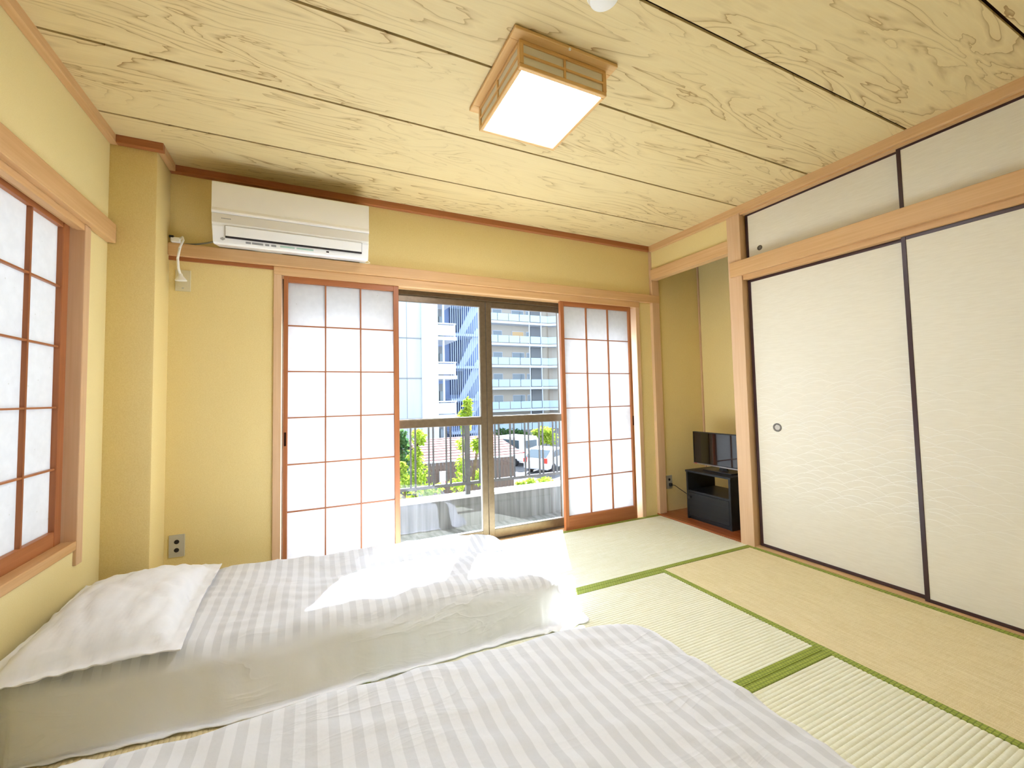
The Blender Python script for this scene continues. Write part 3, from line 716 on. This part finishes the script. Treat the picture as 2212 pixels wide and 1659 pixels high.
B(CX+cd-.008, CX+cd, CY0+.016, CY1-.016, CZ0, .236).obj('back_board', 'cabinet_black', cb)
B(CX+.012, CX+.02, CY0+.016, CY1-.016, CZ0, CZ0+.018).obj('plinth', 'cabinet_black', cb)
dr = B(CX-.001, CX+.014, CY0+.018, CY1-.018, CZ0+.034, .234).obj('door', 'cabinet_black', cb, bevel=.002)
MB().lathe([(.008, 0), (.006, .006), (.012, .014), (.013, .020), (.009, .023)], (CX-.001, CY1-.040, .195), (-1, 0, 0), 20).obj('knob', 'plastic_black', dr, off=ORG[cb.name])
tv = thing('television', 'flat black television reflecting the lattice paper window', 'television', (3.10, 2.33, CZ1))
B(3.085, 3.115, 2.055, 2.600, .452, .733).obj('housing', 'plastic_black', tv, bevel=.003)
B(3.0835, 3.0850, 2.064, 2.591, .468, .726).obj('screen', 'screen_glass', tv)
B(3.083, 3.0852, 2.056, 2.599, .4525, .462).obj('lower_bezel', 'silver_trim', tv)
B(3.0822, 3.0832, 2.565, 2.590, .455, .460).obj('status_mark', 'red_dot', tv)
MB().box(3.02, 3.18, 2.20, 2.46, CZ1, CZ1+.010, .004).obj('stand_base', 'plastic_black', tv)
MB().prism([(2.29, CZ1+.009), (2.37, CZ1+.009), (2.355, .456), (2.305, .456)], 0, 3.098, 3.118).obj('stand_neck', 'plastic_black', tv)

# ------------------------------------------------------------------ balcony
bs = tag(B(-2.5, 5, 2.94, 3.76, -.30, -.12).obj('balcony_slab', 'concrete'), 'grey concrete balcony floor outside the window', 'balcony', kind='structure')
tag(B(-2.5, 5, 3.60, 3.75, -.12, .140).obj('balcony_parapet', 'concrete'), 'stained low concrete balcony parapet outside the window', 'parapet', kind='structure')
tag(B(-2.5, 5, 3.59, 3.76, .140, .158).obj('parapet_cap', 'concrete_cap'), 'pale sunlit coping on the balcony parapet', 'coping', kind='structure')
tag(B(-3, 5.5, 2.92, 3.70, 2.50, 2.66).obj('balcony_ceiling', 'concrete'), 'concrete slab of the balcony above', 'balcony', kind='structure')
ow = MB(); ow.box(-3, -.2, 2.925, 2.94, -.6, 2.9); ow.box(2.655, 5.5, 2.925, 2.94, -.6, 2.9); ow.box(-.2, 2.655, 2.925, 2.94, 1.86, 2.9)
tag(ow.obj('outer_wall', 'facade_white'), 'outer wall of the house', 'wall', kind='structure')
rl = thing('balcony_railing', 'grey metal balcony railing standing on the parapet', 'railing', (1.2, 3.67, .158))
B(-2.5, 5, 3.645, 3.695, .835, .865).obj('hand_rail', 'rail_alu', rl)
B(-2.5, 5, 3.655, 3.685, .245, .272).obj('lower_rail', 'rail_alu', rl)
base = B(-.008, .008, -.006, .006, .272, .835); first = None
k = -9
while .812+k*.1665 < 3.9:
    for dx in (0, .042):
        xx = .812+k*.1665+dx
        if first is None:
            first = B(-.0075, .0075, 3.664, 3.676, .272, .835).obj('baluster', 'rail_alu', rl, off=Vector((0, 3.67, .158)))
            q = first
        else:
            q = first.copy(); COL.objects.link(q)
        q.location.x = xx-1.2
    k += 1
for xx in (-.30, 1.353, 3.0): B(xx-.022, xx+.022, 3.652, 3.688, .156, .835).obj('post', 'rail_alu', rl)

# ------------------------------------------------------------------ outside world
GZ = -3.7
tag(B(-60, 90, 3.9, 130, GZ-.2, GZ).obj('ground', 'asphalt'), 'grey asphalt ground below the balcony', 'ground', kind='structure')
tag(B(-60, -1.1, -40, 3.9, GZ-.2, GZ).obj('ground', 'yard'), 'pale concrete yard beside the house', 'ground', kind='structure')
def at(u, v, Y):
    d = fw+r2*((u-1106+42.9)/FPX)-u2*((v-829.5+16.15)/FPX)
    return Vector((0, 0, CZ))+d*(Y/d.y)
# white panelled apartment block with corner balconies
YA = 30.0
xa = at(945, 760, YA).x; xb = at(984, 760, YA).x; xleft = -8.0
bA = thing('apartment_block', 'white panelled apartment block with stacked white corner balconies', 'building', (2, YA, GZ))
B(xleft, xa, YA, YA+12, GZ, 16).obj('panelled_wall', 'white_siding', bA)
B(xa-1.25, xa+.02, YA-.12, YA+.02, GZ, 16).obj('corner_pier', 'facade_white', bA)
zf = [at(960, v, YA).z for v in (735, 819, 901)]
step = zf[0]-zf[1]
for k in range(-3, 4):
    z = zf[0]+(k)*step
    for xx in [xleft+.9*q for q in range(14)]: pass
    B(xleft, xa-1.25, YA-.03, YA, z+.02, z+.10).obj('panel_joint', 'facade_grey', bA)
    b = B(xa, xb+.08, YA-.1, YA+3.2, z, z+.28).obj('balcony_floor', 'facade_white', bA)
    B(xa, xb, YA-.05, YA+.05, z+.36, z+1.18).obj('balcony_front', 'facade_white', b, off=ORG[bA.name])
    B(xa, xb+.05, YA-.08, YA+.08, z+1.24, z+1.34).obj('balcony_rail', 'facade_white', b, off=ORG[bA.name])
    B(xb-.12, xb-.02, YA-.08, YA+.06, z+.28, z+1.26).obj('balcony_post', 'facade_white', b, off=ORG[bA.name])
    B(xa+.42, xa+.56, YA-.03, YA+.1, z+1.3, z+step).obj('slim_column', 'facade_white', bA)
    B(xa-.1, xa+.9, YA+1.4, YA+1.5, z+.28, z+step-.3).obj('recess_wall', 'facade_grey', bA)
    B(xa+.55, xa+.8, YA+1.3, YA+1.42, z+.5, z+step-.9).obj('window', 'window_dark', bA)
x = xleft+.6
while x < xa-1.3:
    B(x, x+.03, YA-.015, YA, GZ, 16).obj('panel_joint', 'facade_grey', bA); x += 1.15
# blue stair tower behind a louvre screen
YT = 36.0
t0, t1 = at(974, 760, YT).x, at(1046, 760, YT).x
bT = thing('stair_tower', 'blue grey stair tower with a vertical louvre screen and diagonal flights', 'building', ((t0+t1)/2, YT, GZ))
B(t0-1, t1+.5, YT+1.6, YT+6, GZ, 17).obj('core_wall', 'stair_blue', bT)
zz = at(1000, 723, YT).z; sp = zz-at(1000, 793, YT).z
for k in range(-3, 4):
    z = zz+k*sp
    B(t0, t1, YT+.05, YT+1.6, z-.12, z+.12).obj('landing', 'stair_pale', bT)
    MB().prism([(t0+.9, z-sp+.1), (t0+1.5, z-sp+.1), (t1-.1, z-.1), (t1-.1, z+.75), (t1-.6, z+.75)], 1, YT+.5, YT+.7).obj('stair_flight', 'stair_pale', bT)
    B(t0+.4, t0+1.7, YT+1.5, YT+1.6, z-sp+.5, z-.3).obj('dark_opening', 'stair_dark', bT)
x = t0
while x < t1: B(x, x+.05, YT-.03, YT+.03, GZ, 17).obj('louvre_bar', 'stair_pale', bT); x += .21
# cream gallery block
YC = 50.0
c0, c1 = at(1040, 760, YC).x, at(1183, 760, YC).x
bC = thing('gallery_block', 'cream apartment block with pale glass gallery rails on every floor', 'building', ((c0+c1)/2, YC, GZ))
B(c0-3, c1+8, YC+1.5, YC+12, GZ, 22).obj('rear_wall', 'facade_cream', bC)
vz = [at(1120, v, YC).z for v in (697, 743, 790, 838, 885)]
st5 = (vz[0]-vz[4])/4
W1 = c1+.05
wing = [(W1, YC), (W1+6, YC-4.2)]
for k in range(-1, 7):
    z = vz[4]+(k)*st5
    g = B(c0-3, W1, YC-.1, YC+1.6, z-.22, z+.10).obj('gallery_floor', 'facade_white', bC)
    n = 0; x = c0-2.6
    while x < W1-.4:
        w = min(1.65, W1-x); B(x+.04, x+w-.05, YC-.08, YC-.04, z+.2, z+1.15).obj('rail_panel', 'balcony_glass', g, off=ORG[bC.name]); x += 1.68
    # side wing gallery coming towards the viewer
    def skew(zb, zt, off, w, nm, mt):
        (ax, ay), (bx, by) = wing; nx, ny = .57, .82
        m = MB(); m.add([(ax+nx*off, ay+ny*off, zb), (bx+nx*off, by+ny*off, zb), (bx+nx*(off+w), by+ny*(off+w), zb), (ax+nx*(off+w), ay+ny*(off+w), zb),
                         (ax+nx*off, ay+ny*off, zt), (bx+nx*off, by+ny*off, zt), (bx+nx*(off+w), by+ny*(off+w), zt), (ax+nx*(off+w), ay+ny*(off+w), zt)],
                        [(3,2,1,0),(4,5,6,7),(0,1,5,4),(1,2,6,5),(2,3,7,6),(3,0,4,7)]); m.obj(nm, mt, bC)
    skew(z-.22, z+.10, 0, 1.5, 'wing_floor', 'facade_white'); skew(z+.2, z+1.15, .02, .05, 'wing_rail_panel', 'balcony_glass')
    skew(z+.1, z+st5-.2, 1.4, .1, 'wing_wall', 'facade_cream')
    ox = at(1120, 760, YC+1.5).x
    xs = at(1066, 700, YC+1.45).x; xe = at(1084, 700, YC+1.45).x
    for (p, q, mt) in ((1066, 1084, 'window_dark'), (1107, 1131, 'window_orange' if k == 3 else 'window_dark'), (1138, 1143, 'window_dark')):
        f = B(at(p, 760, YC+1.5).x-.08, at(q, 760, YC+1.5).x+.08, YC+1.44, YC+1.5, z+.95, z+2.05).obj('window', 'facade_white', bC)
        B(at(p, 760, YC+1.5).x, at(q, 760, YC+1.5).x, YC+1.40, YC+1.45, z+1.03, z+1.97).obj('pane', mt, f, off=ORG[bC.name])
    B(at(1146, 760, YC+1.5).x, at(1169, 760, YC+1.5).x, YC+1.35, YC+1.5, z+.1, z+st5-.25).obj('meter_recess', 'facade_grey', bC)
    for p in (1144.5, 1170): B(at(p, 760, YC).x-.06, at(p, 760, YC).x+.06, YC-.02, YC+.1, z, z+st5).obj('down_pipe', 'facade_white', bC)
# low house with a red roof and board fence
hs = thing('low_house', 'low house with weathered red roof below the balcony', 'house', (at(985, 1000, 17).x, 17.5, GZ))
hx0, hx1 = at(925, 1000, 17).x, at(1108, 1000, 17).x
ez, rz = at(960, 994, 16.6).z, at(960, 946, 19.5).z
B(hx0, hx1, 17.2, 22, GZ, ez).obj('wall', 'facade_grey', hs)
MB().prism([(16.4, ez), (19.6, rz), (22.6, ez), (22.6, ez-.12), (19.6, rz-.14), (16.4, ez-.12)], 0, hx0-.3, hx1+.3).obj('roof', 'roof_red', hs)
for k in range(9):
    t = (k+.5)/9; B(hx0-.3, hx1+.3, 16.4+3.2*t-.03, 16.4+3.2*t+.03, ez+(rz-ez)*t-.02, ez+(rz-ez)*t+.022).obj('roof_batten', 'roof_red', hs)
B(hx0-.3, hx1+.3, 16.33, 16.45, ez-.16, ez+.02).obj('gutter', 'facade_white', hs)
fn = thing('board_fence', 'dark brown vertical board fence in front of the low house', 'fence', (at(980, 1010, 14).x, 14, GZ))
f0, f1 = at(915, 1020, 14).x, at(1104, 1020, 14).x
ft = at(960, 998, 14).z
x = f0; first = None
while x < f1:
    if first is None: q = first = B(x, x+.125, 13.98, 14.0, GZ, ft).obj('board', 'fence_brown', fn); bx = x
    else: q = first.copy(); COL.objects.link(q); q.location.x = x-bx
    x += .14
B(f0, f1, 14.0, 14.06, ft-.3, ft-.22).box(f0, f1, 14.0, 14.06, GZ+.3, GZ+.38).obj('fence_rail', 'fence_brown', fn)
B(f0, f1, 13.94, 14.08, ft, ft+.05).obj('fence_cap', 'facade_white', fn)
pA, pB = at(950, 1019, 13.6), at(967, 1048, 13.6)
sg = thing('notice_board', 'white notice board with red lettering on the board fence', 'sign', ((pA.x+pB.x)/2, 13.6, pB.z))
B(pA.x, pB.x, 13.6, 13.63, pB.z, pA.z).obj('panel', 'sign_white', sg)
B((pA.x+pB.x)/2-.02, (pA.x+pB.x)/2+.02, 13.63, 13.66, GZ, pA.z-.1).obj('post', 'rail_alu', sg)
tc = bpy.data.curves.new('lettering', 'FONT'); tc.body = 'ST'; tc.size = .13; tc.extrude = .003; tc.align_x = 'CENTER'
to = bpy.data.objects.new('lettering_curve', tc); COL.objects.link(to)
bpy.context.view_layer.update()
dg = bpy.context.evaluated_depsgraph_get(); tm = bpy.data.meshes.new_from_object(to.evaluated_get(dg)); bpy.data.objects.remove(to)
tm.materials.clear(); tm.materials.append(M['sign_red']); to = bpy.data.objects.new('lettering', tm); COL.objects.link(to)
to.parent = sg; to.rotation_euler = (PI/2, 0, 0); to.location = (.03, -.004, .06)
# cars
def car(label, pos, rz, L, Wd, H, van):
    t = thing('parked_car', label, 'car', pos); t.rotation_euler = (0, 0, rz)
    def add(mb, nm, mt, par=t):
        o = mb.obj(nm, mt, par, off=Vector()); return o
    if van: pr = [(-L/2, .35), (L/2, .35), (L/2, .95), (L/2-.25, 1.15), (L/2-.95, H-.05), (L/2-1.2, H), (-L/2+.15, H), (-L/2, H-.2)]
    else: pr = [(-L/2, .32), (L/2, .32), (L/2, .72), (L/2-.2, .85), (L/2-1.1, .98), (L/2-1.8, H-.04), (L/2-2.2, H), (-L/2+.8, H-.04), (-L/2+.08, 1.0), (-L/2, .8)]
    add(MB().prism(pr, 1, -Wd/2, Wd/2), 'body', 'car_white').modifiers.new('b', 'BEVEL').width = .06
    if van:
        for s in (-1, 1): add(B(-L/2+.3, L/2-1.25, s*Wd/2-.01, s*Wd/2+.01, H-.75, H-.2), 'side_window', 'car_glass')
        add(B(-L/2-.015, -L/2+.02, -Wd/2+.2, Wd/2-.2, H-.75, H-.22), 'rear_window', 'car_glass')
    else:
        for s in (-1, 1): add(MB().prism([(-L/2+.75, 1.0), (L/2-1.25, 1.0), (L/2-1.85, H-.12), (-L/2+1.0, H-.12)], 1, s*Wd/2-.012, s*Wd/2+.012), 'side_window', 'car_glass')
        add(MB().prism([(-L/2+.10, 1.03), (-L/2+.72, H-.08), (-L/2+.68, H-.08), (-L/2+.06, 1.03)], 1, -Wd/2+.15, Wd/2-.15), 'rear_window', 'car_glass')
    for s in (-1, 1):
        add(B(-L/2-.02, -L/2+.05, s*(Wd/2-.02), s*(Wd/2-.26), .72, 1.02), 'tail_light', 'tail_red')
        for xx in (-L/2+.8, L/2-.85): add(MB().lathe([(.31, -.1), (.33, 0), (.31, .1)], (xx, s*(Wd/2-.08), .32), (0, 1, 0), 20), 'wheel', 'tyre')
cv = at(1118, 1010, 25)
car('white boxy van parked beyond the board fence', (at(1108, 1000, 26).x, 26, GZ), 1.85, 3.6, 1.6, 1.95, True)
car('white hatchback with red tail lights parked beside the van', (at(1188, 1000, 22.5).x, 22.5, GZ), .55, 3.9, 1.65, 1.5, False)
# plants
def plant(name, label, cat, base, spots, leaf, n, size, mat, seed, stems):
    r = random.Random(seed); t = thing(name, label, cat, base)
    m = MB()
    for s in stems: m.tube([Vector(q) for q in s], .02, 6, [.03*(1-.7*i/len(s)) for i in range(len(s))])
    m.obj('stem', 'bark', t)
    f = MB()
    for _ in range(n):
        c, rad = spots[r.randrange(len(spots))]
        while True:
            p = Vector((r.uniform(-1, 1), r.uniform(-1, 1), r.uniform(-1, 1)))
            if p.length < 1: break
        p = Vector(c)+Vector((p.x*rad[0], p.y*rad[1], p.z*rad[2]))
        a = Vector((r.uniform(-1, 1), r.uniform(-1, 1), r.uniform(-.9, .1))).normalized(); b = a.orthogonal().normalized()
        b.rotate(__import__('mathutils').Quaternion(a, r.uniform(0, 6.28))); s = size*r.uniform(.6, 1.25); c2 = a.cross(b)*.12*s
        f.add([p, p+a*s*.35+b*s*.32+c2, p+a*s, p+a*s*.35-b*s*.32+c2], [(0, 1, 2), (0, 2, 3)])
    o = f.obj(leaf, mat, t); o['kind'] = 'stuff'
    return t
YP = 6.2
def sp_(u, v, Y, ru, rv): 
    c = at(u, v, Y); k = Y/FPX*1.0
    return (tuple(c), (ru*k, ru*k, rv*k))
g = at(900, 1000, YP)
plant('lime_shrub', 'lime green leafy shrub rising behind the railing near the shoji screen', 'shrub', (g.x, YP, GZ),
      [sp_(905, 945, YP, 16, 18), sp_(898, 985, YP, 14, 26), sp_(905, 1020, YP, 18, 26), sp_(880, 1040, YP, 22, 20), sp_(930, 1055, YP, 26, 12), sp_(868, 1010, YP, 10, 14), sp_(895, 1090, YP, 40, 34)], 'foliage', 1350, .075, 'leaf_lime', 3,
      [[(g.x, YP, GZ), (g.x+.03, YP, -1.5), (g.x-.02, YP+.02, -.2), tuple(at(903, 940, YP))], [(g.x, YP, -2), (g.x-.2, YP, -1), tuple(at(875, 1040, YP))]])
g = at(1008, 1000, YP)
plant('lime_sapling', 'tall lime green sapling rising behind the railing post', 'tree', (g.x, YP, GZ),
      [sp_(1010, 870, YP, 9, 16), sp_(1008, 892, YP, 14, 14), sp_(1005, 920, YP, 12, 16), sp_(1000, 960, YP, 14, 18), sp_(1030, 960, YP, 12, 18), sp_(998, 1005, YP, 18, 26), sp_(1035, 1030, YP, 16, 18), sp_(990, 1045, YP, 22, 16), sp_(1010, 1090, YP, 45, 34)], 'foliage', 1050, .075, 'leaf_lime', 5,
      [[(g.x, YP, GZ), (g.x+.02, YP, -1.5), (g.x, YP, 0), tuple(at(1009, 860, YP))], [(g.x, YP, -.8), tuple(at(1030, 980, YP)), tuple(at(1032, 945, YP))]])
g = at(1130, 1060, YP)
plant('low_shrub', 'low lime green shrub tops peeping over the parapet', 'shrub', (g.x, YP, GZ),
      [sp_(1125, 1045, YP, 10, 12), sp_(1145, 1040, YP, 10, 12), sp_(1178, 1038, YP, 22, 10), sp_(1150, 1090, YP, 50, 36)], 'foliage', 420, .07, 'leaf_lime', 8,
      [[(g.x, YP, GZ), (g.x, YP, -1.2), tuple(at(1145, 1045, YP))], [(g.x, YP, -1.8), tuple(at(1178, 1045, YP))]])
YD = 13
g = at(870, 960, YD)
plant('dark_tree', 'dark green tree in the gap beside the white apartment block', 'tree', (g.x, YD, GZ),
      [sp_(868, 950, YD, 12, 24), sp_(872, 990, YD, 20, 24), sp_(862, 1030, YD, 26, 30), sp_(890, 1040, YD, 22, 24)], 'foliage', 900, .15, 'leaf_green', 13,
      [[(g.x, YD, GZ), (g.x, YD, -1.5), tuple(at(868, 950, YD))]])
YE = 30
g = at(1180, 950, YE)
plant('street_tree', 'yellow green street tree above the parked cars', 'tree', (g.x, YE, GZ),
      [sp_(1165, 950, YE, 14, 14), sp_(1190, 945, YE, 16, 20), sp_(1178, 930, YE, 18, 12), sp_(1160, 935, YE, 10, 12)], 'foliage', 800, .3, 'leaf_lime', 17,
      [[(g.x, YE, GZ), (g.x, YE, -2), tuple(at(1180, 940, YE))]])
g = at(1085, 940, 34)
plant('street_tree', 'grey green tree behind the white van', 'tree', (g.x, 34, GZ),
      [sp_(1085, 935, 34, 16, 14), sp_(1110, 935, 34, 16, 14), sp_(1130, 940, 34, 12, 12)], 'foliage', 600, .32, 'leaf_green', 19,
      [[(g.x, 34, GZ), (g.x, 34, -2), tuple(at(1090, 940, 34))]])
